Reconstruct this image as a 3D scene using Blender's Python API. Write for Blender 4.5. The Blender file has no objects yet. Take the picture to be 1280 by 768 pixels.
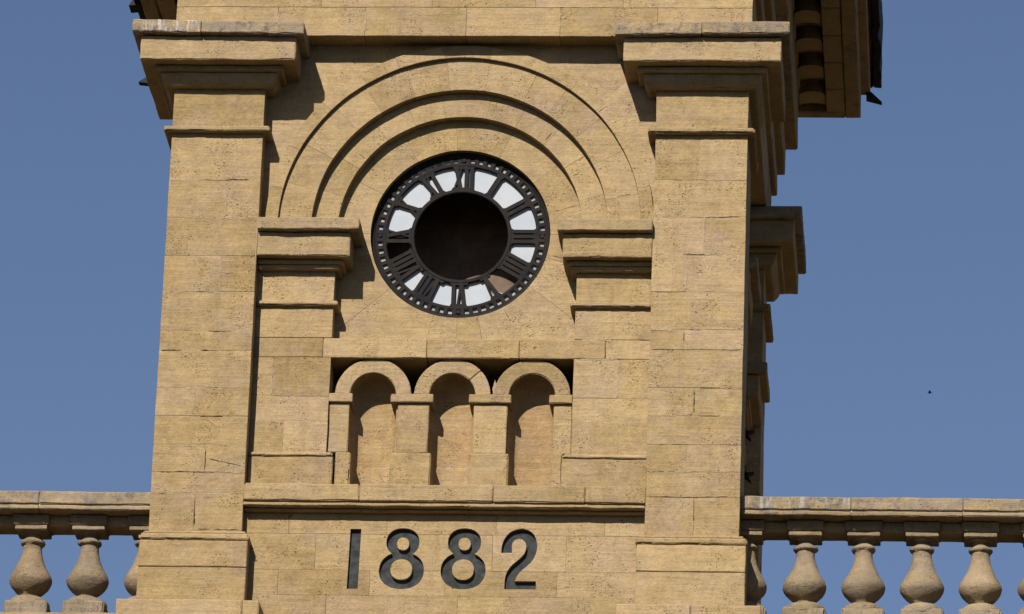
import bpy, bmesh, math, random
from math import sin, cos, pi, radians
from mathutils import Vector, Matrix, noise
random.seed(1882)
scene = bpy.context.scene
COL = scene.collection
ZG = -15.8                      # ground level; z = 0 is the necking of the corner piers
ROOT = Vector((0.0, 1.8, ZG))   # tower centre on the ground
W = 3.6; PW = 0.5727; XL = -1.8; XI = XL + PW
CX, CZ = 0.012, -0.600          # centre of the dial and of the arch rings

# ------------------------------------------------------------------ materials
def newmat(name):
    m = bpy.data.materials.new(name); m.use_nodes = True
    nt = m.node_tree; nt.nodes.clear()
    out = nt.nodes.new('ShaderNodeOutputMaterial'); b = nt.nodes.new('ShaderNodeBsdfPrincipled')
    nt.links.new(b.outputs[0], out.inputs[0])
    return m, nt, b
class NT:
    def __init__(s, nt): s.nt = nt
    def n(s, t, **k):
        x = s.nt.nodes.new(t)
        for a, v in k.items(): setattr(x, a, v)
        return x
    def L(s, a, b): s.nt.links.new(a, b)
    def noise(s, vec, scale, detail=4, rough=.55, sc3=None, dist=0.0):
        if sc3:
            m = s.n('ShaderNodeMapping'); m.inputs['Scale'].default_value = sc3; s.L(vec, m.inputs[0]); vec = m.outputs[0]
        x = s.n('ShaderNodeTexNoise'); x.inputs['Scale'].default_value = scale; x.inputs['Detail'].default_value = detail
        x.inputs['Roughness'].default_value = rough; x.inputs['Distortion'].default_value = dist
        s.L(vec, x.inputs['Vector']); return x.outputs['Fac']
    def ramp(s, f, a, b, va=0.0, vb=1.0):
        x = s.n('ShaderNodeMapRange'); x.inputs[1].default_value = a; x.inputs[2].default_value = b
        x.inputs[3].default_value = va; x.inputs[4].default_value = vb; s.L(f, x.inputs[0]); return x.outputs[0]
    def mix(s, f, a, b, blend='MIX'):
        x = s.n('ShaderNodeMix', data_type='RGBA', blend_type=blend)
        if isinstance(f, (int, float)): x.inputs[0].default_value = f
        else: s.L(f, x.inputs[0])
        for i, c in ((6, a), (7, b)):
            if isinstance(c, tuple): x.inputs[i].default_value = (*c, 1)
            else: s.L(c, x.inputs[i])
        return x.outputs[2]
    def math(s, op, a, b=None):
        x = s.n('ShaderNodeMath', operation=op)
        for i, v in ((0, a), (1, b)):
            if v is None: continue
            if isinstance(v, (int, float)): x.inputs[i].default_value = v
            else: s.L(v, x.inputs[i])
        return x.outputs[0]

def stone_material(name, base_a, base_b, base_c, grime=0.25, bump=1.0):
    m, nt, b = newmat(name); N = NT(nt)
    tc = N.n('ShaderNodeTexCoord').outputs['Object']
    at = N.n('ShaderNodeAttribute', attribute_name='tint')
    sep = N.n('ShaderNodeSeparateColor'); N.L(at.outputs['Color'], sep.inputs[0])
    R, G, Bc = sep.outputs; A = at.outputs['Alpha']
    off = N.n('ShaderNodeVectorMath', operation='SCALE'); N.L(at.outputs['Color'], off.inputs[0]); off.inputs[3].default_value = 23.0
    add = N.n('ShaderNodeVectorMath', operation='ADD'); N.L(tc, add.inputs[0]); N.L(off.outputs[0], add.inputs[1])
    P = add.outputs[0]
    big = N.noise(P, 2.2, 3, .6)
    mid = N.noise(P, 9, 5, .65)
    streak = N.noise(P, 1.0, 6, .62, sc3=(2.6, 2.6, 34), dist=.35)
    fine = N.noise(P, 120, 3, .7)
    grain = N.noise(P, 42, 5, .75)
    c = N.mix(R, base_a, base_b)
    c = N.mix(N.math('MULTIPLY', G, .8), c, base_c)
    c = N.mix(N.ramp(big, .35, .68), c, N.mix(.5, c, (0.306, 0.212, 0.094)))
    c = N.mix(N.math('MULTIPLY', N.ramp(N.noise(tc, 3.1, 4, .6), .48, .66), .55), c, (0.271, 0.192, 0.126))
    v = N.math('ADD', N.ramp(streak, .3, .7, -.09, .09), N.ramp(mid, .3, .7, -.16, .16))
    v = N.math('ADD', v, N.ramp(fine, .25, .75, -.09, .09))
    v = N.math('ADD', v, N.ramp(grain, .3, .7, -.15, .15))
    v = N.math('ADD', v, N.ramp(G, 0, 1, .90, 1.05))
    v = N.math('MULTIPLY', v, 1.06)
    c = N.mix(1.0, c, (1.0, 1.01, 1.02), 'MULTIPLY')
    hv = N.n('ShaderNodeHueSaturation'); N.L(v, hv.inputs['Value']); N.L(c, hv.inputs['Color']); c = hv.outputs[0]
    # thin bedding cracks and pits
    crack = N.noise(P, 1.0, 8, .7, sc3=(3.4, 3.4, 52), dist=.9)
    cm = N.math('MULTIPLY', N.ramp(crack, .325, .255), N.ramp(N.noise(P, 3.1, 2), .44, .62))
    vor = N.n('ShaderNodeTexVoronoi'); vor.inputs['Scale'].default_value = 26
    wp = N.n('ShaderNodeMapping'); wp.inputs['Scale'].default_value = (1, 1, 1.7); N.L(P, wp.inputs[0]); N.L(wp.outputs[0], vor.inputs['Vector'])
    pit = N.math('MULTIPLY', N.ramp(vor.outputs['Distance'], .17, .07), N.ramp(N.noise(P, 5.5, 3, .6), .52, .60))
    vor2 = N.n('ShaderNodeTexVoronoi'); vor2.inputs['Scale'].default_value = 75; N.L(P, vor2.inputs['Vector'])
    pit2 = N.math('MULTIPLY', N.ramp(vor2.outputs['Distance'], .26, .14), N.ramp(N.noise(P, 5.5, 3, .6), .50, .60))
    holes = N.math('MAXIMUM', N.math('MAXIMUM', pit, N.math('MULTIPLY', pit2, .55)), N.math('MULTIPLY', cm, .75))
    c = N.mix(N.math('MULTIPLY', holes, .72), c, (0.067, 0.043, 0.024))
    # mortar smears and pale bloom
    c = N.mix(N.math('MULTIPLY', N.ramp(N.noise(P, 3.3, 6, .7), .54, .74), .45), c, (0.298, 0.235, 0.169))
    # grime patches
    c = N.mix(N.math('MULTIPLY', N.ramp(N.noise(tc, 1.9, 6, .68), .50, .72), grime), c, (0.133, 0.094, 0.053))
    run = N.noise(tc, 1.0, 5, .65, sc3=(16, 16, 1.3))
    c = N.mix(N.math('MULTIPLY', N.math('MULTIPLY', N.ramp(run, .54, .70), N.ramp(N.noise(tc, 1.1, 2), .46, .60)), .28), c, (0.118, 0.085, 0.052))
    # lichen / soot on weathered slabs (blue channel)
    li = N.noise(tc, 7.0, 6, .72, sc3=(.7, .7, 2.2))
    lif = N.math('MULTIPLY', N.ramp(li, .36, .60), Bc)
    c = N.mix(lif, c, (0.161, 0.141, 0.118))
    li2 = N.noise(tc, 17.0, 6, .75)
    c = N.mix(N.math('MULTIPLY', N.math('MULTIPLY', N.ramp(li2, .48, .62), N.ramp(N.noise(tc, 2.0, 2), .42, .55)), Bc), c, (.07, .066, .07))
    # bird droppings (alpha channel): vertical white runs
    dr = N.noise(tc, 1.0, 4, .6, sc3=(38, 38, 5))
    c = N.mix(N.math('MULTIPLY', N.ramp(dr, .50, .62), A), c, (0.377, 0.369, 0.353))
    N.L(c, b.inputs['Base Color'])
    b.inputs['Roughness'].default_value = .92; b.inputs['Specular IOR Level'].default_value = .15
    h = N.math('ADD', N.math('MULTIPLY', grain, .8), N.math('MULTIPLY', streak, .8))
    h = N.math('ADD', h, N.math('MULTIPLY', fine, .35)); h = N.math('ADD', h, N.math('MULTIPLY', mid, .6))
    h = N.math('SUBTRACT', h, N.math('MULTIPLY', holes, 1.6))
    bp = N.n('ShaderNodeBump'); bp.inputs['Strength'].default_value = .8 * bump; bp.inputs['Distance'].default_value = .010
    N.L(h, bp.inputs['Height']); N.L(bp.outputs[0], b.inputs['Normal'])
    return m

STONE = stone_material('sandstone', (0.276, 0.196, 0.090), (0.239, 0.162, 0.071), (0.279, 0.198, 0.110), grime=.15)
STONE_IN = stone_material('niche_stone', (0.271, 0.171, 0.077), (0.259, 0.161, 0.074), (0.267, 0.177, 0.090), grime=.35)
BALUS = stone_material('baluster_stone', (0.177, 0.130, 0.072), (0.157, 0.113, 0.063), (0.181, 0.137, 0.083), grime=.7)
def simple(name, col, rough=.6, var=.25, scale=14, metal=0.0, col2=None, bump=.0, spec=.4):
    m, nt, b = newmat(name); N = NT(nt)
    tc = N.n('ShaderNodeTexCoord').outputs['Object']
    n1 = N.noise(tc, scale, 6, .7)
    c2 = col2 or tuple(x * (1 - var) for x in col)
    N.L(N.mix(N.ramp(n1, .38, .64), col, c2), b.inputs['Base Color'])
    b.inputs['Roughness'].default_value = rough; b.inputs['Metallic'].default_value = metal
    b.inputs['Specular IOR Level'].default_value = spec
    if bump:
        bp = N.n('ShaderNodeBump'); bp.inputs['Strength'].default_value = bump; bp.inputs['Distance'].default_value = .004
        N.L(N.noise(tc, scale * 4, 5, .7), bp.inputs['Height']); N.L(bp.outputs[0], b.inputs['Normal'])
    return m
IRON = simple('cast_iron', (0.009, 0.009, 0.010), .75, scale=11, col2=(0.019, 0.014, 0.011), bump=.5, spec=.12)
GLASS = simple('opal_glass', (0.338, 0.357, 0.377), .6, scale=5, col2=(0.298, 0.326, 0.357), spec=.15)
DULL = simple('dusty_track_glass', (.30, .31, .31), .7, scale=9, col2=(.15, .145, .13), spec=.1)
PAINT = simple('weathered_black_paint', (.017, .020, .020), .85, scale=22, col2=(.044, .047, .046), bump=.8, spec=.2)
MORTAR = simple('lime_mortar', (0.314, 0.255, 0.177), .95, scale=30, col2=(0.212, 0.157, 0.094), bump=.6, spec=.1)
SHEET = simple('bitumen_sheet', (.012, .012, .014), .7, scale=6, bump=.3, spec=.2)
INNER = simple('void_shade_stone', (0.039, 0.031, 0.024), .95, scale=5, col2=(0.024, 0.019, 0.014), spec=.1)  # near-black colour paints in the deep shade of the void behind the arcade
BACKB = simple('clock_room_boarding', (0.149, 0.106, 0.079), .9, scale=9, col2=(0.102, 0.067, 0.047), spec=.1)
GROUND = simple('dry_ground', (0.035, 0.028, 0.019), .95, scale=.4, col2=(0.024, 0.024, 0.013), spec=.1)
FEATHER = simple('dark_feathers', (.02, .02, .022), .8, scale=30, spec=.2)

# ------------------------------------------------------------------ mesh builder
class MB:
    def __init__(s): s.v = []; s.f = []; s.t = []; s.mi = []
    def grid_box(s, x0, x1, y0, y1, z0, z1, step=.05, r=.006, tint=None, fmap=None, amp=.0022, chip=1.0, mi=0):
        if tint is None: tint = (random.random(), random.random(), 0, 0)
        def ax(a, b):
            L = b - a; rr = min(r, L * .3)
            n = max(1, int(round((L - 2 * rr) / step)))
            return [a] + [a + rr + (L - 2 * rr) * i / n for i in range(n + 1)] + [b]
        X, Y, Z = ax(x0, x1), ax(y0, y1), ax(z0, z1)
        nx, ny, nz = len(X) - 1, len(Y) - 1, len(Z) - 1
        idx = {}
        sx = random.random() * 50
        def V(i, j, k):
            key = (i, j, k)
            if key in idx: return idx[key]
            p = [X[i], Y[j], Z[k]]
            ext = [(-1 if i == 0 else 1 if i == nx else 0), (-1 if j == 0 else 1 if j == ny else 0), (-1 if k == 0 else 1 if k == nz else 0)]
            cnt = sum(1 for e in ext if e)
            if cnt >= 2:
                q = Vector(p)
                ch = .32 + chip * (max(0.0, noise.noise(q * 17 + Vector((sx, 0, 0)))) * 1.1 + (max(0, noise.noise(q * 5.1 + Vector((0, sx, 0))) - .35)) * 3.0)
                for a in range(3):
                    if ext[a]: p[a] -= ext[a] * min(ch * r, .014)
            q = Vector(p)
            if fmap: q = Vector(fmap(*p))
            if amp: q = q + noise.noise_vector(q * 4.3) * amp + noise.noise_vector(q * 19.0) * amp * .55
            s.v.append(q); idx[key] = len(s.v) - 1; return idx[key]
        flip = False
        def F(a, b, c, d): s.f.append((a, b, c, d)); s.t.append(tint); s.mi.append(mi)
        for i in range(nx):
            for k in range(nz):
                F(V(i, 0, k), V(i + 1, 0, k), V(i + 1, 0, k + 1), V(i, 0, k + 1))
                F(V(i, ny, k), V(i, ny, k + 1), V(i + 1, ny, k + 1), V(i + 1, ny, k))
        for i in range(nx):
            for j in range(ny):
                F(V(i, j, 0), V(i, j + 1, 0), V(i + 1, j + 1, 0), V(i + 1, j, 0))
                F(V(i, j, nz), V(i + 1, j, nz), V(i + 1, j + 1, nz), V(i, j + 1, nz))
        for j in range(ny):
            for k in range(nz):
                F(V(0, j, k), V(0, j, k + 1), V(0, j + 1, k + 1), V(0, j + 1, k))
                F(V(nx, j, k), V(nx, j + 1, k), V(nx, j + 1, k + 1), V(nx, j, k + 1))
    def prism(s, pts, y0, y1, tint=(.5, .5, 0, 0), mi=0, fmap=None):
        """polygon of (x, z) extruded in y"""
        n = len(pts); b = len(s.v)
        A = sum(pts[i][0] * pts[(i + 1) % n][1] - pts[(i + 1) % n][0] * pts[i][1] for i in range(n))
        if A < 0: pts = pts[::-1]
        for y in (y0, y1):
            for x, z in pts: s.v.append(Vector(fmap(x, y, z)) if fmap else Vector((x, y, z)))
        s.f.append(tuple(b + i for i in range(n))); s.f.append(tuple(b + n + i for i in reversed(range(n))))
        for i in range(n):
            j = (i + 1) % n; s.f.append((b + i, b + n + i, b + n + j, b + j))
        s.t += [tint] * (n + 2); s.mi += [mi] * (n + 2)
    def ring(s, outer, inner, y0, y1, tint=(.5, .5, 0, 0), mi=0):
        """closed loops outer / inner, same count, counter-clockwise in xz, extruded y0..y1"""
        n = len(outer); b = len(s.v)
        for loop, y in ((outer, y0), (inner, y0), (outer, y1), (inner, y1)):
            for x, z in loop: s.v.append(Vector((x, y, z)))
        for i in range(n):
            j = (i + 1) % n
            s.f += [(b + i, b + j, b + n + j, b + n + i), (b + 2 * n + i, b + 3 * n + i, b + 3 * n + j, b + 2 * n + j),
                    (b + i, b + 2 * n + i, b + 2 * n + j, b + j), (b + n + i, b + n + j, b + 3 * n + j, b + 3 * n + i)]
            s.t += [tint] * 4; s.mi += [mi] * 4
    def lathe(s, prof, cx, cy, seg=40, amp=.0015, tint=(.5, .5, 0, 0)):
        b = len(s.v); n = len(prof)
        for (r, z) in prof:
            for k in range(seg):
                a = 2 * pi * k / seg
                q = Vector((cx + r * cos(a), cy + r * sin(a), z))
                q = q + noise.noise_vector(q * 9) * amp * 1.6 + noise.noise_vector(q * 31) * amp
                s.v.append(q)
        for i in range(n - 1):
            for k in range(seg):
                l = (k + 1) % seg
                s.f.append((b + i * seg + k, b + (i + 1) * seg + k, b + (i + 1) * seg + l, b + i * seg + l)); s.t.append(tint); s.mi.append(0)
        s.f.append(tuple(b + k for k in range(seg))); s.f.append(tuple(b + (n - 1) * seg + k for k in reversed(range(seg))))
        s.t += [tint] * 2; s.mi += [0, 0]
    def build(s, name, mats, parent, origin=None, smooth=24):
        """verts are in world coords; the object's origin is at 'origin' (default: the parent's world origin)"""
        o3 = ROOT if origin is None else Vector(origin)
        me = bpy.data.meshes.new(name)
        me.from_pydata([tuple(v - o3) for v in s.v], [], s.f)
        a = me.attributes.new('tint', 'FLOAT_COLOR', 'FACE')
        flat = []
        for t in s.t: flat += list(t)
        a.data.foreach_set('color', flat)
        mats = mats if isinstance(mats, (list, tuple)) else [mats]
        for m in mats: me.materials.append(m)
        me.polygons.foreach_set('material_index', s.mi)
        bm = bmesh.new(); bm.from_mesh(me)
        bmesh.ops.recalc_face_normals(bm, faces=bm.faces)
        if smooth:
            for f in bm.faces: f.smooth = True
            for e in bm.edges:
                if len(e.link_faces) == 2 and e.calc_face_angle(0) > radians(smooth): e.smooth = False
        bm.to_mesh(me); bm.free(); me.update()
        ob = bpy.data.objects.new(name, me); COL.objects.link(ob)
        ob.parent = parent
        return ob
def tag(o, label=None, cat=None, group=None, kind=None):
    if label: o['label'] = label
    if cat: o['category'] = cat
    if group: o['group'] = group
    if kind: o['kind'] = kind
    return o
def empty(name, loc):
    o = bpy.data.objects.new(name, None); COL.objects.link(o); o.location = loc; o.empty_display_size = .3; return o
def copy_tree(o, parent, rot=None):
    c = o.copy(); COL.objects.link(c); c.parent = parent
    if rot is not None: c.rotation_euler = (0, 0, rot)
    for ch in list(o.children): copy_tree(ch, c)
    return c
GR = lambda: random.choice((.0003, .0004, .0005, .0008, .0016))
def T(b=0, a=0): return (random.random(), random.random(), b, a)
def courses(B, x0, x1, y0, y1, zs, splits={}, r=.002, core=True, step=.05, b=0, amp=.0022):
    """stack of masonry courses; zs descending list of bed joints, splits {course: [x,...]}"""
    gj = [0.0] + [GR() for _ in zs[1:-1]] + [0.0]
    for i in range(len(zs) - 1):
        zt, zb = zs[i] - gj[i], zs[i + 1] + gj[i + 1]
        xs = [x0] + sorted(splits.get(i, [])) + [x1]
        for j in range(len(xs) - 1):
            g0 = 0 if j == 0 else GR(); g1 = 0 if j == len(xs) - 2 else GR()
            jit = random.uniform(-.0015, .0015)
            B.grid_box(xs[j] + g0, xs[j + 1] - g1, y0 + jit, y1, zb, zt, r=r, tint=T(b), step=step, amp=amp)
    if core: B.grid_box(x0 + .002, x1 - .002, y0 + .002, y1 - .002, min(zs) + .004, max(zs) - .004, step=.05, r=.001, tint=(.5, .5, 0, 0), chip=0, amp=amp, mi=1)
def mortar(B, x0, x1, z0, z1, y, mi=1):
    """smear of lime pointing, a thin ragged sheet standing 1.5 mm proud"""
    n = max(3, int(max(x1 - x0, z1 - z0) / .018)); ver = (z1 - z0) > (x1 - x0); L, Rr = [], []
    for i in range(n + 1):
        t = i / n; w = .35 + .65 * random.random()
        if ver:
            z = z0 + (z1 - z0) * t; c = (x0 + x1) / 2 + random.uniform(-.002, .002); h = (x1 - x0) / 2 * w; L.append((c - h, z)); Rr.append((c + h, z))
        else:
            x = x0 + (x1 - x0) * t; c = (z0 + z1) / 2 + random.uniform(-.002, .002); h = (z1 - z0) / 2 * w; L.append((x, c + h)); Rr.append((x, c - h))
    B.prism(L + Rr[::-1], y - .0015, y + .006, mi=mi)
DIRT = simple('open_joint_dirt', (.035, .024, .014), .95, scale=30, spec=.05)
def crack(B, x0, x1, z0, z1, y, w=.0035):
    """ragged open joint: a thin dirt-filled line"""
    L = math.hypot(x1 - x0, z1 - z0); n = max(4, int(L / .016)); A, C = [], []
    px, pz = -(z1 - z0) / L, (x1 - x0) / L; wob = 0
    for i in range(n + 1):
        t = i / n; wob = wob * .7 + random.uniform(-.0018, .0018); h = w / 2 * (.25 + 1.1 * random.random()) * (1 if 0 < i < n else .2)
        x, z = x0 + (x1 - x0) * t + px * wob, z0 + (z1 - z0) * t + pz * wob
        A.append((x + px * h, z + pz * h)); C.append((x - px * h, z - pz * h))
    B.prism(A + C[::-1], y - .0008, y + .006, mi=2)
SM = [STONE, MORTAR, DIRT]

tower = empty('clock_tower', ROOT)
tag(tower, 'tan sandstone clock tower with corner piers, arched clock wall, niches and the carved date 1882', 'clock tower')
def TB(B, name, mats=None, parent=None, **k): return B.build(name, mats or SM, parent or tower, **k)

# ------------------------------------------------------------------ corner piers
def capital(B, x0, x1, y1, slab_split=None, left_mess=False, tilt=0.0, slab_a=0):
    def bx(e, z0, z1, **k): B.grid_box(x0 - e, x1 + e, -e, y1 + e, z0, z1, **k)
    e = .255
    tm = (lambda x, y, z: (x, y, z + tilt * (x - (x0 + x1) / 2)))
    xs = [x0 - e] + (slab_split or []) + [x1 + e]
    for i in range(len(xs) - 1):
        B.grid_box(xs[i] + (.001 if i else 0), xs[i + 1] - (.001 if i < len(xs) - 2 else 0), -e, y1 + e, .5475, .629,
                   tint=(random.random(), random.random(), .75, .9 if (left_mess and i == 0) else 0), r=.008, amp=.0042, step=.022, fmap=tm, chip=.7)
    bx(.203, .385, .546, tint=T(.1), r=.008, amp=.0042, step=.022, chip=.7)
    bx(.118, .350, .3845, r=.008, tint=T(.2))
    xm_, ym_ = (x0 + x1) / 2, y1 / 2
    def tap(x, y, z):
        k = (.3495 - z) / (.3495 - .268); d = .038 * k * k
        return (x - math.copysign(d, x - xm_) if abs(x - xm_) > .3 else x, y + (d if y < ym_ else -d) if abs(y - ym_) > .3 else y, z)
    bx(.083, .268, .3495, r=.005, step=.02, tint=T(.2), fmap=tap)
def pier(side):
    s = side
    xo, xi = (XL, XI) if s < 0 else (-XI, -XL)
    B = MB()
    if s < 0:
        zs = [.632, -.02, -.344, -.599, -.853, -1.092, -1.352, -1.478, -1.727, -1.91, -2.1, -2.274, -2.414, -2.700]
        sp = {2: [-1.439], 4: [-1.448], 6: [-1.439], 8: [-1.561], 10: [-1.477], 12: [-1.523]}
    else:
        zs = [.632, -.02, -.330, -.574, -.825, -1.074, -1.321, -1.452, -1.702, -1.884, -2.071, -2.246, -2.409, -2.700]
        sp = {1: [1.503], 3: [1.544], 4: [1.442], 6: [1.437], 8: [1.506], 10: [1.471], 12: [1.523]}
    courses(B, xo, xi, 0, PW, zs, sp, r=.0022)
    if s < 0: B.t = [(.45 + .55 * t[0], t[1] * .6, t[2], t[3]) for t in B.t]
    if s < 0:
        mortar(B, -1.444, -1.434, -.59, -.36, 0); mortar(B, -1.79, -1.60, -.352, -.340, 0); mortar(B, -1.50, -1.25, -.607, -.596, 0)
        mortar(B, -1.453, -1.445, -1.0, -.87, 0); mortar(B, -1.444, -1.436, -1.44, -1.37, 0); mortar(B, -1.236, -1.229, -.95, -.62, 0)
        mortar(B, -1.62, -1.50, -2.108, -2.098, 0); mortar(B, -1.62, -1.40, -1.736, -1.724, 0); mortar(B, -1.55, -1.3, -2.42, -2.41, 0)
    else:
        mortar(B, 1.538, 1.550, -.74, -.58, 0); mortar(B, 1.28, 1.68, -.580, -.568, 0); mortar(B, 1.498, 1.508, -.30, -.10, 0)
        mortar(B, 1.437, 1.447, -1.05, -.83, 0); mortar(B, 1.24, 1.36, -1.33, -1.315, 0); mortar(B, 1.30, 1.55, -.832, -.820, 0)
        mortar(B, 1.24, 1.40, -1.89, -1.88, 0); mortar(B, 1.25, 1.5, -2.252, -2.243, 0)
    st = random.getstate(); random.seed(40 + s)
    for z in zs[1:-1]:
        for _ in range(random.choice((0, 1, 1, 2, 2))):
            a = random.uniform(xo + .01, xi - .12); L = random.uniform(.04, .24)
            (crack if random.random() < .68 else (lambda B_, p, q, z_, z2, y: mortar(B_, p, q, z_ - .004, z_ + .004, y)))(B, a, min(a + L, xi - .004), z, z + random.uniform(-.003, .003), 0)
    for z, dzz in ((-.02, -.2),) if False else ():
        pass
    if s < 0:
        crack(B, -1.523, -1.523, -2.45, -2.62, 0, .008); crack(B, -1.50, -1.24, -2.641, -2.646, 0, .006); crack(B, -1.477, -1.474, -2.13, -2.26, 0, .005)
        crack(B, -1.60, -1.30, -.344, -.341, 0, .005); crack(B, -1.79, -1.66, -1.478, -1.478, 0, .006); crack(B, -1.55, -1.27, -1.73, -1.735, 0, .005)
        crack(B, -1.45, -1.25, -2.19, -2.23, 0, .004); crack(B, -1.75, -1.50, -2.272, -2.274, 0, .005)
    else:
        crack(B, 1.506, 1.508, -1.72, -1.86, 0, .007); crack(B, 1.523, 1.523, -2.42, -2.62, 0, .005); crack(B, 1.30, 1.78, -2.073, -2.069, 0, .004)
        crack(B, 1.25, 1.78, -2.409, -2.407, 0, .004); crack(B, 1.24, 1.79, -1.452, -1.452, 0, .004); crack(B, 1.437, 1.437, -1.34, -1.42, 0, .005); crack(B, 1.24, 1.45, -2.246, -2.246, 0, .004)
    random.setstate(st)
    p = TB(B, 'corner_pier')
    B = MB(); capital(B, xo, xi, PW, [-1.62] if s < 0 else [1.51], s < 0, tilt=(-.018 if s < 0 else .012)); TB(B, 'capital', parent=p)
    B = MB(); e = .048
    B.grid_box(xo - e, xi + e, -e, PW + e, -.032, .006, r=.014, step=.03, tint=T(.15), amp=.002); TB(B, 'necking_mould', parent=p)
    B = MB(); e = .052
    B.grid_box(xo - e, xi + e, -e, PW + e, -2.728, -2.682, r=.015, step=.03, tint=T(), amp=.0025)
    e = .028; B.grid_box(xo - e, xi + e, -e, PW + e, -2.6815, -2.662, r=.010, step=.03, tint=T(), amp=.002)
    e = .045
    B.grid_box(xo - e, xi + e, -e, PW + e, -2.899, -2.7285, tint=T(), r=.006)
    B.grid_box(xo - e, xi + e, -e + .001, PW + e, -3.139, -2.901, tint=T(), r=.006)
    e = .15; xm = xo + .62 if s < 0 else xo + .3
    B.grid_box(xo - e, xm - .001, -e, PW + e, -3.5, -3.140, tint=T(), r=.008)
    B.grid_box(xm + .001, xi + e, -e + .001, PW + e, -3.5, -3.141, tint=T(), r=.008)
    TB(B, 'pedestal', parent=p)
    return p
pL = pier(-1); pR = pier(1)
copy_tree(pL, tower, -pi / 2); copy_tree(pR, tower, pi / 2)

# ------------------------------------------------------------------ one face of the tower (repeated on four sides)
face_parts = []
def ringmap(rm): return lambda s_, y, r_: (CX + r_ * sin(s_ / rm), y, CZ + r_ * cos(s_ / rm))
# spandrel wall
B = MB()
def spandrel_pt(th, t):
    dx, dz = sin(th), cos(th); r0 = 1.2135
    kk = []
    if abs(dx) > 1e-6: kk.append((1.2275 * (1 if dx > 0 else -1) - CX) / dx)
    if dz > 1e-6: kk.append((.634 - CZ) / dz)
    r1 = max(min(kk), r0 + .004)
    r = r0 + (r1 - r0) * t
    return CX + r * dx, CZ + r * dz
angs = [radians(a) for a in (-90, -44.9, 45.6, 90)]
spt = T(.1)
for i in range(len(angs) - 1):
    a0, a1 = angs[i], angs[i + 1]
    B.grid_box(a0, a1, .140, .45, 0.0, .4, step=.04, r=.0005, tint=spt,
               fmap=lambda u, y, v: (lambda q: (q[0], y, q[1]))(spandrel_pt(u, v / .4)), chip=.3)
face_parts.append(('spandrel_wall', B, SM))
# arch rings
def arch_ring(r0, r1, y0, y1, n, name, ph=0.0, amp=.0022):
    B = MB(); rm = (r0 + r1) / 2; tot = pi * rm
    cuts = [-tot / 2] + [(-tot / 2 + tot * (i + ph + random.uniform(-.12, .12)) / n) for i in range(1, n)] + [tot / 2]
    for i in range(n):
        B.grid_box(cuts[i] + random.choice((.0002, .0002, .0003, .0012)), cuts[i + 1] - .0003, y0 + random.uniform(-.001, .001), y1, r0, r1, fmap=ringmap(rm), r=.0009, step=.04, amp=amp, tint=T(.05), chip=1.5)
    B.grid_box(-tot / 2, tot / 2, y0 + .004, y1 - .01, r0 + .003, r1 - .003, fmap=ringmap(rm), r=.001, step=.04, amp=amp, chip=0, mi=1, tint=(.5, .5, 0, 0))
    face_parts.append((name, B, SM)); return B
arch_ring(1.134, 1.213, .0975, .40, 13, 'arch_hood')
arch_ring(.925, 1.1325, .125, .45, 13, 'arch_ring', .1)
arch_ring(.765, .9235, .183, .50, 11, 'arch_ring', .05)
# clock wall (tympanum) with the round opening
B = MB()
def tym_pt(th, t):
    dx, dz = sin(th), cos(th)
    if dz >= 0: r1 = .79
    else:
        kk = [(-1.372 - CZ) / dz]
        if abs(dx) > 1e-6: kk.append((.80 * (1 if dx > 0 else -1) - CX) / dx)
        r1 = min(kk)
    r = .562 + (r1 - .562) * t
    return CX + r * dx, CZ + r * dz
angs = [radians(a) for a in (-180, -165, -131, -104, -90, -62, -30, -4, 24, 52, 78, 90, 106, 128, 167, 180)]
for i in range(len(angs) - 1):
    g = random.choice((.0002, .0002, .0004, .002))
    B.grid_box(angs[i] + g, angs[i + 1] - .0005, .245 + random.uniform(-.001, .001), .72, 0.0, .35, step=.05, r=.0009, tint=T(.05),
               fmap=lambda u, y, v: (lambda q: (q[0], y, q[1]))(tym_pt(u, v / .35)), chip=.8)
face_parts.append(('clock_wall', B, SM))
B = MB(); B.grid_box(-.85, .85, .765, .85, -1.34, .30, step=.2, r=.002, amp=0, tint=(.5, .5, 0, 0)); face_parts.append(('clock_room_wall', B, [BACKB]))
def rcrack(r0, r1, deg, y, w=.004):
    a = radians(deg); B = {.0975: 0, .125: 1, .183: 2, .245: 3}[y]; B = [fp for fp in face_parts if fp[0] in ('arch_hood', 'arch_ring', 'clock_wall')][B][1]
    crack(B, CX + r0 * sin(a), CX + r1 * sin(a), CZ + r0 * cos(a), CZ + r1 * cos(a), y, w)
rcrack(.775, .83, -52, .183); rcrack(.60, .74, 75, .245, .003); rcrack(.59, .70, 104, .245, .004); rcrack(.575, .63, 168, .245, .007); rcrack(.58, .66, 150, .245, .003)
rcrack(.80, .86, 40, .183, .008); rcrack(.79, .83, 62, .183, .004); rcrack(1.14, 1.20, 48, .0975, .004); rcrack(.95, 1.0, -20, .125, .004); rcrack(1.0, 1.1, 78, .125, .003)
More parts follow.
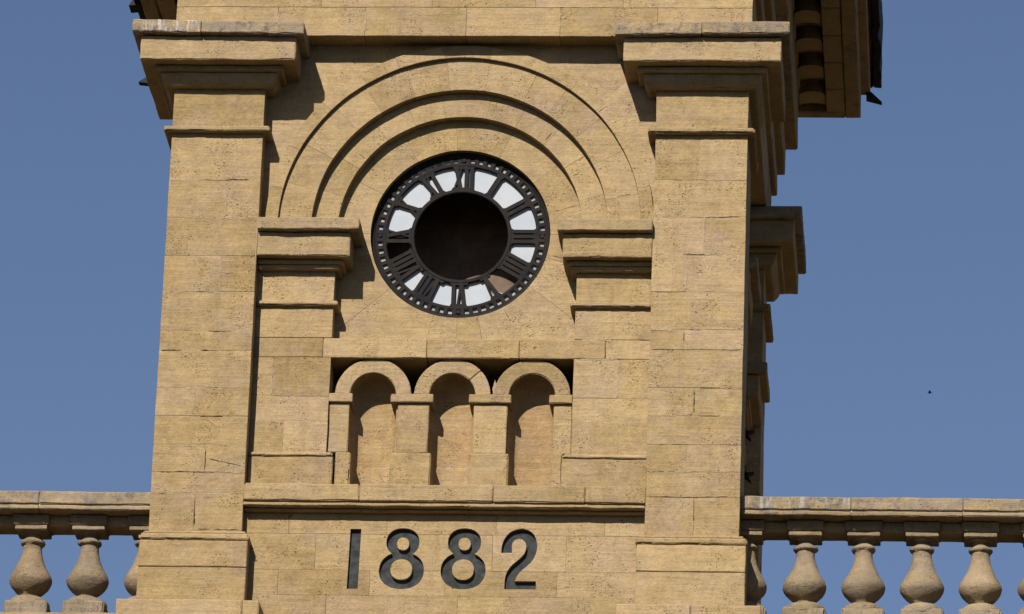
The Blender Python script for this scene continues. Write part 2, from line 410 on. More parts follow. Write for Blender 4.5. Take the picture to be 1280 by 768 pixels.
# inner pilasters
for s in (-1, 1):
    B = MB(); xin = .748 if s < 0 else .756
    a, b = sorted((s * xin, s * 1.2268))
    m = lambda x0, x1: tuple(sorted((s * x0, s * x1)))
    courses(B, a, b, .12, .7, [-.84, -1.125, -1.345], {})
    lx = .80 if s < 0 else .95
    q = m(lx + .001, 1.2268); B.grid_box(q[0], q[1], .1205, .7, -1.474, -1.346, tint=T(), r=.005)
    courses(B, a, b, .12, .7, [-1.475, -1.731, -1.893, -2.12], {0: [s * 1.106 if s < 0 else 1.03], 1: [], 2: [s * 1.02]} if s < 0 else {0: [1.03], 2: [1.04]})
    if s < 0: mortar(B, -1.111, -1.101, -1.72, -1.50, .12); mortar(B, -1.06, -1.04, -1.98, -1.90, .12)
    else: mortar(B, 1.025, 1.036, -1.72, -1.48, .12); mortar(B, .80, .98, -1.356, -1.344, .12); mortar(B, 1.03, 1.045, -2.08, -1.90, .12); mortar(B, .80, 1.0, -1.484, -1.472, .12)
    face_parts.append(('pilaster', B, SM, 'pil%d' % s))
    B = MB(); e = .034
    q = m(xin - e, 1.2268); B.grid_box(q[0], q[1], .12 - e, .5, -1.142, -1.108, r=.013, step=.03, tint=T(.1)); face_parts.append(('necking_mould', B, SM, 'c', 'pil%d' % s))
    B = MB()
    sx = .590 if s < 0 else .640; s2 = .646 if s < 0 else .672
    q = m(sx, 1.2264); B.grid_box(q[0], q[1], -.055, .5, -.690, -.612, r=.007, step=.025, tint=T(.3), amp=.0038, chip=.7)
    q = m(s2, 1.2262); B.grid_box(q[0], q[1], -.005, .5, -.849, -.6915, r=.008, step=.025, tint=T(.1), amp=.0038, chip=.7)
    q = m(.690, 1.2260); B.grid_box(q[0], q[1], .055, .5, -.880, -.8495, r=.008, tint=T(.1))
    q = m(.714, 1.2258); B.grid_box(q[0], q[1], .072, .5, -.908, -.8805, r=.006, tint=T(.1))
    face_parts.append(('capital', B, SM, 'c', 'pil%d' % s))
    B = MB()
    q = m(.702, 1.2262); B.grid_box(q[0], q[1], .098, .6, -2.36, -2.1325, r=.006, tint=T())
    q = m(.706, 1.2258); B.grid_box(q[0], q[1], .088, .6, -2.132, -2.104, r=.011, step=.03, tint=T())
    face_parts.append(('pilaster_base', B, SM, 'c', 'pil%d' % s))
# lintel over the arcade
B = MB(); xs = [-.80, -.157, .417, .95]
for i in range(3): B.grid_box(xs[i] + .001, xs[i + 1] - .001, .118, .60, -1.475, -1.347, r=.006, tint=T())
mortar(B, .02, .04, -1.46, -1.36, .118)
face_parts.append(('lintel', B, SM))
# arcade
AC = (-.4795, .0110, .5040); zc = -1.706; ri = .142; ro = .236
for c in AC:
    B = MB(); rm = .19; tot = pi * rm
    n = 1
    fm = (lambda c: (lambda s_, y, r_: (c + r_ * sin(s_ / rm), y, zc + r_ * cos(s_ / rm))))(c)
    cut = [-tot / 2, tot / 2] if c != AC[1] else [-tot / 2, tot * .26, tot / 2]
    for i in range(len(cut) - 1): B.grid_box(cut[i] + .0006, cut[i + 1] - .0012, .143, .34, ri, ro, fmap=fm, r=.006, step=.03, tint=T(.1))
    face_parts.append(('niche_arch', B, SM))
B = MB()
B.prism([(.262, -1.70), (.285, -1.64), (.270, -1.60), (.256, -1.66)], .16, .30); 
face_parts.append(('arch_infill', B, SM))
PIERS = ((-.745, -.621, -.752, -.602, -.692, -.597), (-.322, -.128, -.367, -.104, -.357, -.103), (.147, .355, .117, .378, .128, .374), (.640, .753, .612, .7545, .632, .704))
for (a, b, ia, ib, ba, bb) in PIERS:
    B = MB()
    B.grid_box(a, b, .147, .34, -2.087, -1.763, r=.006, tint=T())
    B.grid_box(ba, bb, .133, .34, -2.36, -2.0875, r=.010, tint=T())
    face_parts.append(('arcade_pier', B, SM, 'ap%.3f' % a))
    B = MB(); B.grid_box(ia, ib, .124, .34, -1.7625, -1.7065, r=.006, tint=T(), step=.03); face_parts.append(('impost_block', B, SM, 'c', 'ap%.3f' % a))
# niches: half-cylinder shells with a half dome
for c in AC:
    B = MB(); rx, ry = .146, .140; K = 26; P8 = lambda q: math.copysign(abs(q) ** .62, q)
    def npt(k, z):
        a = pi * k / K
        if z <= zc: return (c - rx * P8(cos(a)), .19 + ry * P8(sin(a)), z)
        f = math.sqrt(max(0, 1 - ((z - zc) / .16) ** 2)); return (c - rx * f * P8(cos(a)), .19 + ry * f * P8(sin(a)), z)
    zz = [-2.325 + i * .04 for i in range(6)] + [-2.118, -2.114] + [-2.08 + i * .0467 for i in range(8)] + [zc + .16 * sin(pi / 2 * i / 8) for i in range(1, 9)]
    base = len(B.v)
    for z in zz:
        for k in range(K + 1):
            q = Vector(npt(k, z)); q += noise.noise_vector(q * 11) * .003
            if abs(z + 2.116) < .004: q.y += .006
            B.v.append(q)
    # jamb strips from the shell to the front
    for i in range(len(zz) - 1):
        for k in range(K):
            a0 = base + i * (K + 1) + k
            B.f.append((a0, a0 + 1, a0 + K + 2, a0 + K + 1)); B.t.append((.3 if zz[i] < -2.11 else .7, .6, 0, 0)); B.mi.append(0)
    face_parts.append(('niche', B, [STONE_IN]))
    B = MB()
    for sgn in (-1, 1):
        x = c + sgn * rx
        B.grid_box(min(x, x + sgn * .02), max(x, x + sgn * .02), .17, .36, -2.32, zc, r=.002, amp=.001, tint=(.5, .5, 0, 0))
    face_parts.append(('niche_jamb', B, [STONE_IN]))
B = MB(); B.grid_box(-.80, .80, .52, .62, -2.33, -1.34, step=.3, r=.002, amp=0, tint=(.5, .5, 0, 0)); face_parts.append(('niche_back_wall', B, [INNER]))
# sill course under the arcade
B = MB(); xs = [-1.2266, -.52, .30, .86, 1.2266]
for i in range(4):
    B.grid_box(xs[i] + (.001 if i else 0), xs[i + 1] - (.001 if i < 3 else 0), -.008 + random.uniform(-.001, .001), .6, -2.452, -2.343, r=.008, tint=T(.05), amp=.0032, step=.035)
B.grid_box(-1.2262, 1.2262, -.010, .6, -2.488, -2.4665, r=.008, step=.03, amp=.0035, tint=T(.05))
B.grid_box(-1.2258, 1.2258, .012, .6, -2.4660, -2.4525, r=.002, step=.05, amp=.001, tint=T(.3))
B.grid_box(-1.2254, 1.2254, .035, .6, -2.506, -2.4885, r=.006, step=.05, amp=.002, tint=T())
face_parts.append(('sill_course', B, SM))
# date panel
panel_courses = [-2.507, -2.637, -2.868, -3.03, -3.5]
B = MB()
spl = {0: [-.95, -.35, .32, .98], 1: [-.78, .30, .75], 2: [-1.0, -.44, .02, .70], 3: [-.7, .1, .8]}
random.seed(77)
courses(B, -1.2262, 1.2262, .08, .30, panel_courses, spl, core=False, r=.0006, amp=.0012)
date_B = B

objs = {}
made = []
for fp in face_parts:
    name, B, mats = fp[:3]
    par = tower
    if len(fp) == 5: par = objs[fp[4]]
    o = B.build(name, mats, par)
    if len(fp) == 4: objs[fp[3]] = o
    if par is tower: made.append(o)
# extra mortar lines on the date panel are added with the panel itself
dp = date_B.build('date_panel', SM, tower)
B = MB(); B.grid_box(-1.22, 1.22, .1145, .5, -3.49, -2.51, step=9, r=.001, amp=0, tint=(.5, .5, 0, 0)); made.append(TB(B, 'panel_backing'))
# plain date panel for the other sides shares the uncarved mesh
plain_panel_mesh = dp.data.copy()

def sup(cx, cz, rx, rz, n=56, p=2.2):
    L = []
    for i in range(n):
        a = 2 * pi * i / n; ca, sa = cos(a), sin(a)
        L.append((cx + rx * math.copysign(abs(ca) ** (2 / p), ca), cz + rz * math.copysign(abs(sa) ** (2 / p), sa)))
    return L
def eight(B, dx, dz, y0, y1, off=0.0, g=0.0):
    B.ring(sup(-.247 + dx, -2.687 + dz, .101 + g, .090 + g), sup(-.246 + dx, -2.697 + dz, .037 - g, .040 - g), y0, y1)
    B.ring(sup(-.249 + dx, -2.868 + dz, .137 + g, .119 + g), sup(-.250 + dx, -2.861 + dz, .066 - g, .065 - g), y0 + off, y1 + off)
ONE = [(-.571, -2.604), (-.505, -2.604), (-.511, -2.988), (-.578, -2.989)]
TWO = [(.355, -2.75), (.356, -2.715), (.366, -2.671), (.388, -2.634), (.418, -2.608), (.467, -2.594), (.516, -2.602), (.552, -2.632), (.571, -2.683), (.571, -2.735), (.553, -2.786), (.517, -2.831), (.479, -2.864), (.455, -2.897), (.443, -2.928), (.572, -2.928), (.574, -2.980), (.381, -2.981), (.382, -2.92), (.394, -2.869), (.426, -2.823), (.466, -2.787), (.496, -2.75), (.507, -2.706), (.494, -2.673), (.465, -2.658), (.431, -2.67), (.418, -2.7), (.421, -2.748)]
def smooth_poly(P):
    out = []; n = len(P)
    for i in range(n):
        a, b, c, d = (Vector(P[(i + k) % n]) for k in (-1, 0, 1, 2))
        out.append(tuple(b))
        a1 = (b - a).angle(c - b) if (b - a).length and (c - b).length else 0; a2 = (c - b).angle(d - c)
        if a1 < 1.0 and a2 < 1.0 and (c - b).length < .12:
            m = (b + c) / 2 + ((b - a) - (d - c)) / 16; out.append(tuple(m))
    return out
TWO = smooth_poly(TWO)
FLOOR = .080 + .029
cut_objs = []
def cutter(fn):
    B = MB(); fn(B); o = B.build('cutter', STONE, tower, smooth=0); cut_objs.append(o); return o
cutter(lambda B: B.prism(ONE, .03, FLOOR)); cutter(lambda B: B.prism(TWO, .03, FLOOR))
for dx, dz in ((0, 0), (.376, .003)):
    cutter(lambda B: B.ring(sup(-.247 + dx, -2.687 + dz, .101, .090), sup(-.246 + dx, -2.697 + dz, .037, .040), .03, FLOOR))
    cutter(lambda B: B.ring(sup(-.249 + dx, -2.868 + dz, .137, .119), sup(-.250 + dx, -2.861 + dz, .066, .065), .03, FLOOR + .0006))
for c in cut_objs:
    md = dp.modifiers.new('cut', 'BOOLEAN'); md.operation = 'DIFFERENCE'; md.solver = 'EXACT'; md.object = c
bpy.context.view_layer.update()
dg = bpy.context.evaluated_depsgraph_get()
nm = bpy.data.meshes.new_from_object(dp.evaluated_get(dg), preserve_all_data_layers=True, depsgraph=dg)
dp.modifiers.clear(); dp.data = nm; nm.name = 'date_panel'
for c in cut_objs: bpy.data.objects.remove(c, do_unlink=True)
def numeral(fn):
    B = MB(); fn(B); return B.build('numeral', [PAINT], dp, smooth=0)
numeral(lambda B: B.prism([(x * 1.0 + (-.001 if i in (0, 3) else .001), z) for i, (x, z) in enumerate(ONE)], FLOOR - .0022, FLOOR + .003))
numeral(lambda B: eight(B, 0, 0, FLOOR - .0022, FLOOR + .003, -.0007, .0006))
numeral(lambda B: eight(B, .376, .003, FLOOR - .0022, FLOOR + .003, -.0007, .0006))
numeral(lambda B: B.prism(TWO, FLOOR - .0022, FLOOR + .003))

# repeat the face on the other three sides (right side is seen at a grazing angle)
for rot in (pi / 2, pi, -pi / 2):
    for o in made:
        copy_tree(o, tower, rot)
    q = bpy.data.objects.new('date_panel', plain_panel_mesh); COL.objects.link(q); q.parent = tower; q.rotation_euler = (0, 0, rot)

for yy, z in ((1.62, -1.415), (1.74, -1.655)):
    B = MB()
    B.grid_box(1.66, 1.775, yy - .02, yy + .02, z - .02, z + .02, r=.004, tint=(.5, .5, 0, 0))
    for k in range(5):
        a = 2 * pi * k / 5 + .3
        B.prism([(1.755, z - .012), (1.755, z + .012), (1.765 + .055 * cos(a) * .9, z + .055 * sin(a))], yy - .03, yy + .03)
    TB(B, 'iron_bracket', [IRON])

# ------------------------------------------------------------------ entablature and cornice
random.seed(5)
B = MB()
def layer(B, e, z0, z1, xs, r=.008, b=0, dep=.6, amp=.0025, step=.06, g=.001):
    w = 1.8 + e
    xs = [-w] + xs + [w]
    for i in range(len(xs) - 1):
        g0 = g if i else 0; g1 = g if i < len(xs) - 2 else 0
        B.grid_box(xs[i] + g0, xs[i + 1] - g1, -e, dep, z0, z1, r=r, tint=T(b), amp=amp, step=step)
        B.grid_box(xs[i] + g0, xs[i + 1] - g1, 3.6 - dep, 3.6 + e, z0, z1, r=r, tint=T(b), amp=amp, step=step)
    ys = [dep, 1.5, 2.2, 3.6 - dep]
    for i in range(3):
        for s in (-1, 1):
            a, c = sorted((s * w, s * (1.8 - dep)))
            B.grid_box(a, c, ys[i] + .001, ys[i + 1] - .001, z0, z1, r=r, tint=T(b), amp=amp, step=step)
layer(B, .014, .632, .8265, [-1.17, -.62, .02, .61, 1.22], r=.003, g=.0004); layer(B, .0142, .8275, 1.045, [-.9, -.2, .45, 1.0], r=.002, g=.0004)
mortar(B, -1.175, -1.165, .65, .78, -.014); mortar(B, -.625, -.612, .66, .80, -.014); mortar(B, .60, .612, .70, .80, -.014)
B.grid_box(-1.7, 1.7, .1, 3.5, .66, 2.6, step=9, r=.002, amp=0, tint=(.5, .5, 0, 0))
ent = TB(B, 'architrave')
B = MB()
layer(B, .052, 1.046, 1.222, [-.6, .6], b=.2); layer(B, .102, 1.223, 1.442, [-.8, .4], b=.2); layer(B, .182, 1.443, 1.90, [-.5, .7], b=.3)
TB(B, 'frieze_moulding')
B = MB()
layer(B, .605, 1.985, 2.06, [-1.2, 0, 1.2], b=.4, dep=.75); layer(B, .668, 2.061, 2.22, [-.8, .9], b=.5, dep=.75); layer(B, .69, 2.221, 2.62, [.1], b=.6, dep=.75)
layer(B, .19, 1.9005, 1.984, [], b=.3)
# drip beam under the corona
def frame(B, e0, e1, z0, z1, **k):
    a, b = 1.8 + e0, 1.8 + e1
    for s in (-1, 1):
        x0, x1 = sorted((s * a, s * b)); B.grid_box(x0, x1, -e1, 3.6 + e1, z0, z1, **k)
    B.grid_box(-a + .0005, a - .0005, -e1, -e0, z0, z1, **k); B.grid_box(-a + .0005, a - .0005, 3.6 + e0, 3.6 + e1, z0, z1, **k)
frame(B, .50, .604, 1.862, 1.9845, r=.008, tint=(.5, .5, .5, 0), step=.08)
cor = TB(B, 'cornice')
B = MB()
MODP = [(.183, .11), (.183, -.06)] + [(.274 - .091 * cos(pi * k / 10), -.06 - .085 * sin(pi * k / 10)) for k in range(1, 10)] + [(.365, -.06), (.365, .11)] + [(.274 + .091 * cos(pi * k / 8), .11 - .05 * sin(pi * k / 8)) for k in range(1, 8)]
mod_me = None
def modillion(x, y, rot):
    global mod_me
    B = MB()
    B.prism(MODP, 1.890, 1.984, tint=(.4, .5, .3, 0), fmap=lambda x, y, z: (x, z, y))
    B.grid_box(.368, .496, -.219, .219, 1.868, 1.984, r=.006, tint=(.4, .5, .2, 0))
    if mod_me is None:
        o = B.build('modillion', SM, cor, origin=(0, 0, 0), smooth=30); mod_me = o.data
    else:
        o = bpy.data.objects.new('modillion', mod_me); COL.objects.link(o); o.parent = cor
    o.location = Vector((x, y, 0)) - ROOT; o.rotation_euler = (0, 0, rot)
for i in range(10):
    t = -.20 + i * .46
    modillion(1.8, t, 0)
    modillion(-1.8, 3.6 - t, pi)
for i in range(7):
    t = -1.38 + i * .46
    modillion(t, 0, -pi / 2); modillion(-t, 3.6, pi / 2)
# ragged black roofing sheet hanging over the cornice edge
B = MB()
def sheet(pts, y0, y1): B.prism(pts, y0, y1)
e = .745
def band(x0, x1, y0, y1, z0, z1): B.grid_box(min(x0, x1), max(x0, x1), y0, y1, z0, z1, r=.006, step=.11, amp=.014, tint=(.5, .5, 0, 0), chip=2)
for s in (-1, 1):
    band(s * (1.8 + .692), s * (1.8 + e), -e, 3.6 + e, 2.145, 2.655)
band(-2.49, 2.49, -e, -.692, 2.145, 2.655); band(-2.49, 2.49, 4.292, 3.6 + e, 2.145, 2.655)
band(-2.49, 2.49, -.69, 4.29, 2.66, 2.95)
# torn flaps at the rear corners
for s in (-1, 1):
    B.prism([(s * 2.44, 2.06), (s * 2.475, 2.06), (s * 2.55, 1.985), (s * 2.44, 2.015)], 4.20, 4.262)
B.prism([(-2.53, 2.165), (-2.634, 2.157), (-2.69, 2.117), (-2.615, 2.108), (-2.53, 2.12)], 4.20, 4.262)
B.prism([(-2.5, 2.16), (-2.552, 2.16), (-2.580, 2.112), (-2.5, 2.118)], 2.86, 2.99)
sh = TB(B, 'roofing_sheet', [SHEET])
B = MB()   # low pyramid roof
b0 = len(B.v)
for p in ((-2.5, -.7, 2.95), (2.5, -.7, 2.95), (2.5, 4.3, 2.95), (-2.5, 4.3, 2.95), (0, 1.8, 4.6)): B.v.append(Vector(p))
for f in ((0, 1, 4), (1, 2, 4), (2, 3, 4), (3, 0, 4), (3, 2, 1, 0)): B.f.append(tuple(b0 + i for i in f)); B.t.append((.5, .5, 0, 0)); B.mi.append(0)
TB(B, 'roof', [SHEET], smooth=0)
# lower shaft
B = MB()
zs = [-3.5, -4.1, -4.7, -5.4, -6.1, -6.8, -7.6, -8.4, -9.2, -10, -10.9, -11.8, -12.7, -13.6, -14.6, ZG]
for i in range(len(zs) - 1):
    B.grid_box(-1.95, 1.95, -.15, 3.75, zs[i + 1] + .002, zs[i] - .002, step=.6, tint=T())
TB(B, 'lower_shaft')

# ------------------------------------------------------------------ clock
clock = empty('wall_clock', (CX, .27, CZ))
tag(clock, 'round black cast iron skeleton clock with white glass, no hands and an open dark centre', 'clock')
CO = (CX, .27, CZ)
def circ(r, n=180): return [(CX + r * cos(2 * pi * i / n), CZ + r * sin(2 * pi * i / n)) for i in range(n)]
def CB(B, name, mats, smooth=30): return B.build(name, mats, clock, origin=CO, smooth=smooth)
def ring_profile(B, prof, n=180):
    b = len(B.v); m = len(prof)
    for r, y in prof:
        for i in range(n):
            a = 2 * pi * i / n; B.v.append(Vector((CX + r * cos(a), y, CZ + r * sin(a))))
    for j in range(m):
        jj = (j + 1) % m
        for i in range(n):
            k = (i + 1) % n
            B.f.append((b + j * n + i, b + j * n + k, b + jj * n + k, b + jj * n + i)); B.t.append((.5, .5, 0, 0)); B.mi.append(0)
B = MB(); ring_profile(B, [(.5605, .262), (.552, .256), (.543, .260), (.539, .268), (.531, .270), (.527, .276), (.527, .300), (.5605, .300)]); CB(B, 'outer_rim', [IRON])
B = MB(); ring_profile(B, [(.491, .270), (.487, .267), (.474, .267), (.470, .270), (.470, .292), (.491, .292)])
for k in range(60):
    a = 2 * pi * (k + .5) / 60
    u = Vector((sin(a), cos(a))); v = Vector((cos(a), -sin(a))); w = .0118
    P = [(CX + u.x * r + v.x * t, CZ + u.y * r + v.y * t) for r, t in ((.488, -w), (.529, -w), (.529, w), (.488, w))]
    B.prism(P, .2685, .290)
ring_profile(B, [(.5285, .2715), (.523, .2715), (.523, .290), (.5285, .290)]); ring_profile(B, [(.495, .2715), (.490, .2715), (.490, .290), (.495, .290)])
for k in (0, 15, 30, 45):
    a = 2 * pi * k / 60
    B.lathe([(.012, -.001), (.012, .001)], 0, 0, 4, 0) if False else None
    cx_, cz_ = CX + .508 * sin(a), CZ + .508 * cos(a)
    B.prism([(cx_ + .013 * cos(q * pi / 5), cz_ + .013 * sin(q * pi / 5)) for q in range(10)], .262, .280)
CB(B, 'minute_track', [IRON])
B = MB(); ring_profile(B, [(.317, .270), (.312, .266), (.298, .266), (.293, .270), (.293, .294), (.317, .294)]); CB(B, 'inner_ring', [IRON])
NUM = ['I', 'II', 'III', 'IIII', 'V', 'VI', 'VII', 'VIII', 'IX', 'X', 'XI', 'XII']
R0, R1 = .314, .473
def strokes(s):
    """list of quads in (u, r): u along the tangent, r outwards; the foot of each figure points inwards"""
    bw = .0235; gap = .0095; wV = .060; wX = .060
    widths = {'I': bw, 'V': wV, 'X': wX}
    if s == 'I': bw = widths['I'] = .032
    tot = sum(widths[c] for c in s) + gap * (len(s) - 1); u = -tot / 2; out = []
    for c in s:
        w = widths[c]
        if c == 'I': out.append([(u, R0), (u + w, R0), (u + w, R1), (u, R1)])
        elif c == 'V':
            tk, tn = .025, .012
            m = u + w * .55
            out.append([(u, R1), (u + tk, R1), (m + tk * .45, R0), (m - tk * .45, R0)])
            out.append([(u + w - tn, R1), (u + w, R1), (m + tn * .9, R0), (m - tn * .2, R0)])
        else:
            tk, tn = .026, .012
            out.append([(u, R1), (u + tk, R1), (u + w, R0), (u + w - tk, R0)])
            out.append([(u + w - tn, R1), (u + w, R1), (u + tn, R0), (u, R0)])
        u += w + gap
    out.append([(-tot / 2 - .011, R0 - .003), (tot / 2 + .011, R0 - .003), (tot / 2 + .001, R0 + .014), (-tot / 2 - .001, R0 + .014)])
    out.append([(-tot / 2 - .015, R1 + .003), (tot / 2 + .015, R1 + .003), (tot / 2 + .001, R1 - .020), (-tot / 2 - .001, R1 - .020)])
    return out
for h in range(12):
    a = 2 * pi * (h + 1) / 12
    u = Vector((cos(a), -sin(a))); v = Vector((sin(a), cos(a)))
    B = MB()
    for i, q in enumerate(strokes(NUM[h])):
        B.prism([(CX + u.x * p + v.x * r, CZ + u.y * p + v.y * r) for p, r in q], .2675 + .0006 * i, .288 + .0006 * i)
    CB(B, 'numeral', [IRON], smooth=0)
def pane(h0, h1, r0=.300, r1=.484, pts=None):
    B = MB(); n = 12
    if pts is None:
        P = [(r1, h0 + (h1 - h0) * i / n) for i in range(n + 1)] + [(r0, h1 - (h1 - h0) * i / n) for i in range(n + 1)]
    else: P = pts
    B.prism([(CX + r * sin(2 * pi * h / 12), CZ + r * cos(2 * pi * h / 12)) for r, h in P], .2935, .2985)
    return CB(B, 'glass_pane', [GLASS], smooth=0)
for h in range(12):
    h0, h1 = h + .0015, h + .9985
    if h == 8: continue                       # missing pane between VIII and IX
    if h == 4:                                # broken pane: one shard left beside the V
        pane(0, 0, pts=[(.484, 4.72), (.484, 4.99), (.41, 4.99)]); continue
    if h == 7: h1 = 7.80
    if h == 3: h1 = 3.82
    if h == 9: h0 = 8.99
    if h == 5: h0 = 5.02
    pane(h0, h1)
B = MB(); B.ring(circ(.5275), circ(.4895), .2845, .2890); CB(B, 'track_glass', [DULL], smooth=0)
clock.location.y += .028; clock.location.z += .006

# ------------------------------------------------------------------ balustrades
def balustrade(xa, xb, centres, label, zoff, rail_cuts, anchor):
    root = empty('balustrade', anchor)
    tag(root, label, 'balustrade', 'stone balustrades beside the tower')
    O = anchor
    s = 1
    dz = zoff
    def BB(B, name, parent=root, **k): return B.build(name, SM, parent, origin=O, **k)
    B = MB(); xs = [xa] + rail_cuts + [xb]
    for i in range(len(xs) - 1):
        g0 = .0007 if i else 0; g1 = .0007 if i < len(xs) - 2 else 0
        mess = .42 if (xa > 0 and i == 0) else .1
        x0, x1 = xs[i] + g0, xs[i + 1] - g1
        B.grid_box(x0, x1, .10, .52, -2.444 + dz, -2.362 + dz, r=.007, step=.022, amp=.0035, tint=T(.65, mess), chip=.8)
        B.grid_box(x0, x1, .103, .517, -2.479 + dz, -2.452 + dz, r=.006, step=.022, amp=.0035, tint=T(.4), chip=.8)
        B.grid_box(x0, x1, .116, .50, -2.4515 + dz, -2.4445 + dz, r=.001, step=.1, amp=.001, tint=T(.5))
        B.grid_box(x0, x1, .222, .40, -2.547 + dz, -2.4795 + dz, r=.008, step=.06, amp=.003, tint=T(.4))
    B.grid_box(xa + .01, xb - .01, .113, .50, -2.470 + dz, -2.372 + dz, r=.001, step=.1, amp=.0015, mi=1, chip=0, tint=(.5, .5, 0, 0))
    B.grid_box(xa + .01, xb - .01, .232, .39, -2.537 + dz, -2.4805 + dz, r=.001, step=.1, amp=.0015, mi=1, chip=0, tint=(.5, .5, 0, 0))
    BB(B, 'handrail')
    B = MB()
    B.grid_box(xa, xb, .11, .49, -3.55, -3.135 + dz, r=.012, step=.04, amp=.006, tint=T(.4), chip=2)
    BB(B, 'base_course')
    prof = [(.078, -2.590), (.078, -2.577), (.046, -2.592), (.050, -2.606), (.060, -2.618), (.072, -2.628), (.075, -2.638), (.070, -2.647), (.057, -2.654), (.056, -2.668), (.057, -2.69),
            (.062, -2.715), (.071, -2.745), (.085, -2.78), (.103, -2.815), (.120, -2.843), (.130, -2.868), (.132, -2.885), (.127, -2.905), (.114, -2.928), (.094, -2.950), (.073, -2.966), (.060, -2.976), (.058, -2.985), (.078, -2.991),
            (.104, -3.002), (.122, -3.016), (.130, -3.034), (.130, -3.06)]
    proto = None
    for i, cx in enumerate(centres):
        B = MB(); rs = 1 + random.uniform(-.02, .02); jx = cx + random.uniform(-.003, .003)
        B.lathe([(r * rs, z + dz) for r, z in prof[1:]], jx, .30, 48, .0034, tint=(random.random(), random.random(), random.uniform(.1, .5), 0))
        bo = B.build('baluster', [BALUS, MORTAR], root, origin=O, smooth=50)
        B = MB(); h = .112
        B.grid_box(jx - h, jx + h, .30 - h, .30 + h, -2.546 + dz, -2.482 + dz, r=.006, step=.04, tint=T(.3), amp=.003)
        h = .100; B.grid_box(jx - h, jx + h, .30 - h, .30 + h, -2.576 + dz, -2.5465 + dz, r=.004, step=.04, tint=T(.3), amp=.002)
        B.build('abacus', [BALUS, MORTAR], bo, origin=O)
        B = MB(); h = .130
        B.grid_box(jx - h, jx + h, .30 - h, .30 + h, -3.140 + dz, -3.042 + dz, r=.012, step=.03, tint=T(.5, .12), amp=.006, chip=1.2)
        B.build('plinth', [BALUS, MORTAR], bo, origin=O)
    return root
random.seed(31)
balustrade(1.801, 5.0, [1.834 + .356 * i for i in range(7)], 'stone balustrade with pot-bellied balusters on the right of the tower, five or more balusters showing', 0.0, [2.47, 3.15, 3.9], (1.82, .3, -3.55))
balustrade(-5.0, -1.801, [-1.850 - .353 * i for i in range(7)], 'short stretch of stone balustrade on the left of the tower, ending at the left pier', -.008, [-3.4, -2.50], (-1.82, .3, -3.55))

# ------------------------------------------------------------------ building below (out of the frame), ground, bird
B = MB()
zs = [-3.56, -3.9, -4.6, -6, -7.5, -9, -10.5, -12, -13.5, ZG]
for i in range(len(zs) - 1):
    ee = .25 if i == 0 else 0
    for x0, x1 in ((-9, -1.96), (1.96, 9)):
        B.grid_box(x0 - (ee if x0 < 0 else 0), x1 + (ee if x1 > 5 else 0), .15 - ee, 8, zs[i + 1] + .002, zs[i] - .002, step=1.2, tint=T())
bl = B.build('building', SM, None, origin=(0, 4, ZG)); bl.location = (0, 4, ZG)
tag(bl, 'sandstone building that carries the tower and its balustrades, below the frame', 'building')
me = bpy.data.meshes.new('ground'); S = 2500
me.from_pydata([(-S, -S, ZG), (S, -S, ZG), (S, S, ZG), (-S, S, ZG)], [], [(0, 1, 2, 3)]); me.materials.append(GROUND)
g = bpy.data.objects.new('ground', me); COL.objects.link(g); tag(g, kind='structure')

cam_loc = Vector((3.2544, -33.788, -14.1615))
bird_pos = cam_loc + Vector((-.00869, .93839, .34548)) * 300
BI = MB()
bo = bird_pos
def bp(x, y, z): return bo + Vector((x, y, z))
prof = [(-.16, .004), (-.12, .02), (-.05, .034), (.02, .036), (.08, .028), (.11, .020), (.135, .022), (.155, .014), (.175, .003)]
n = 10; b0 = len(BI.v)
for x, r in prof:
    for k in range(n):
        a = 2 * pi * k / n; BI.v.append(bp(x * .8, r * cos(a) * .8, r * sin(a) * .8))
for i in range(len(prof) - 1):
    for k in range(n):
        l = (k + 1) % n; BI.f.append((b0 + i * n + k, b0 + i * n + l, b0 + (i + 1) * n + l, b0 + (i + 1) * n + k)); BI.t.append((0, 0, 0, 0)); BI.mi.append(0)
for s in (-1, 1):
    b1 = len(BI.v)
    W_ = [(.06, 0, .01), (-.05, 0, .01), (.05, s * .12, .05), (-.05, s * .12, .05), (-.01, s * .24, .045), (-.06, s * .23, .045)]
    for dzz in (0, -.006):
        for (x, y, z) in W_: BI.v.append(bp(x, y, z + dzz))
    for q in ((0, 1, 3, 2), (2, 3, 5, 4)):
        BI.f.append(tuple(b1 + t for t in q)); BI.f.append(tuple(b1 + 6 + t for t in reversed(q)))
        BI.t += [(0, 0, 0, 0)] * 2; BI.mi += [0, 0]
    for q in ((0, 2), (2, 4), (4, 5), (5, 3), (3, 1)):
        BI.f.append((b1 + q[0], b1 + q[1], b1 + 6 + q[1], b1 + 6 + q[0])); BI.t.append((0, 0, 0, 0)); BI.mi.append(0)
bd = BI.build('bird', [FEATHER], None, origin=bo, smooth=40); bd.location = bo; 
tag(bd, 'tiny dark bird flying in the open sky to the right of the tower', 'bird')

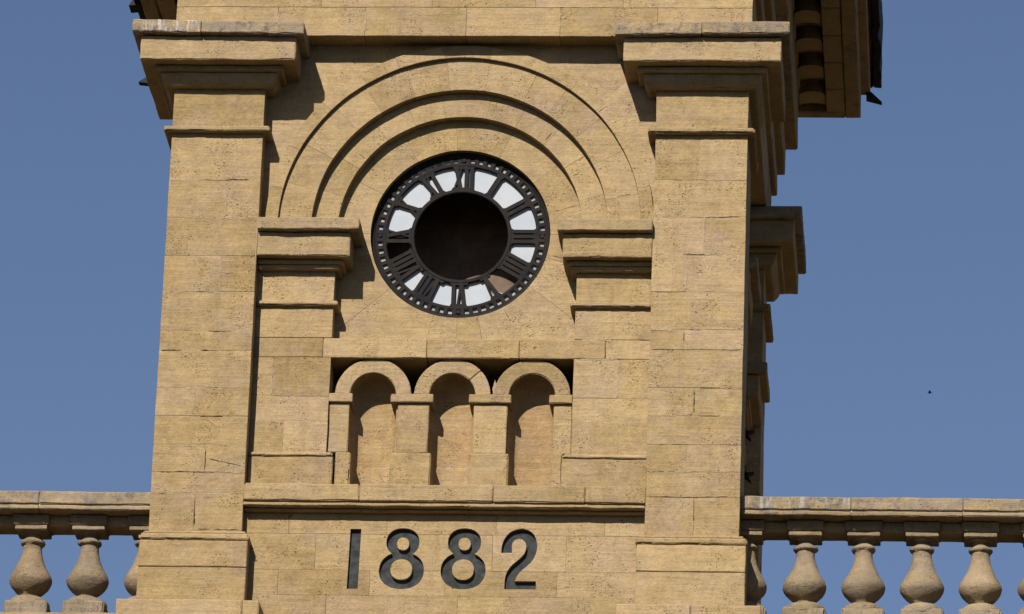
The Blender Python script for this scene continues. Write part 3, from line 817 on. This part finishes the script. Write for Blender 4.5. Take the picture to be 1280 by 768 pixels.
# ------------------------------------------------------------------ sky, sun, camera
SUN = Vector((.27, 1.0, -.79)).normalized()
el = math.asin(-SUN.z); az = math.atan2(-SUN.x, -SUN.y)     # compass angle of the sun from +Y
w = bpy.data.worlds.new('World'); scene.world = w; w.use_nodes = True
nt = w.node_tree; nt.nodes.clear()
sky = nt.nodes.new('ShaderNodeTexSky'); sky.sky_type = 'NISHITA'; sky.sun_disc = False
sky.sun_elevation = el; sky.sun_rotation = az; sky.altitude = 0; sky.air_density = 1.0; sky.dust_density = .35; sky.ozone_density = 2.9
bg = nt.nodes.new('ShaderNodeBackground'); bg.inputs[1].default_value = .0525
ow = nt.nodes.new('ShaderNodeOutputWorld'); mx = nt.nodes.new('ShaderNodeMix'); mx.data_type = 'RGBA'; mx.blend_type = 'MULTIPLY'; mx.inputs[0].default_value = 1; mx.inputs[7].default_value = (1.02, .965, 1.02, 1)
nt.links.new(sky.outputs[0], mx.inputs[6]); nt.links.new(mx.outputs[2], bg.inputs[0]); nt.links.new(bg.outputs[0], ow.inputs[0])
ld = bpy.data.lights.new('sun', 'SUN'); ld.energy = 5.0; ld.angle = radians(.5); ld.color = (1.0, .945, .87)
lo = bpy.data.objects.new('sun', ld); COL.objects.link(lo); lo.rotation_euler = SUN.to_track_quat('-Z', 'Y').to_euler(); lo.location = (-10, -40, 40)

yaw, pit, rol = -.0851, .3656, .0370
F = Vector((sin(yaw) * cos(pit), cos(yaw) * cos(pit), sin(pit))); Rr = Vector((cos(yaw), -sin(yaw), 0)); U = Rr.cross(F)
R2 = Rr * cos(rol) + U * sin(rol); U2 = -Rr * sin(rol) + U * cos(rol)
M = Matrix((R2, U2, -F)).transposed().to_4x4(); M.translation = cam_loc
cd = bpy.data.cameras.new('camera'); cd.sensor_width = 36; cd.lens = 7375.7 / 1280 * 36; cd.clip_start = .5; cd.clip_end = 6000
co = bpy.data.objects.new('camera', cd); COL.objects.link(co); co.matrix_world = M; scene.camera = co
scene.view_settings.view_transform = 'Standard'; scene.view_settings.look = 'None'; scene.view_settings.gamma = 1; scene.view_settings.exposure = .58
scene.view_settings.use_curve_mapping = False
scene.cycles.max_bounces = 5; scene.cycles.diffuse_bounces = 1; scene.cycles.glossy_bounces = 2
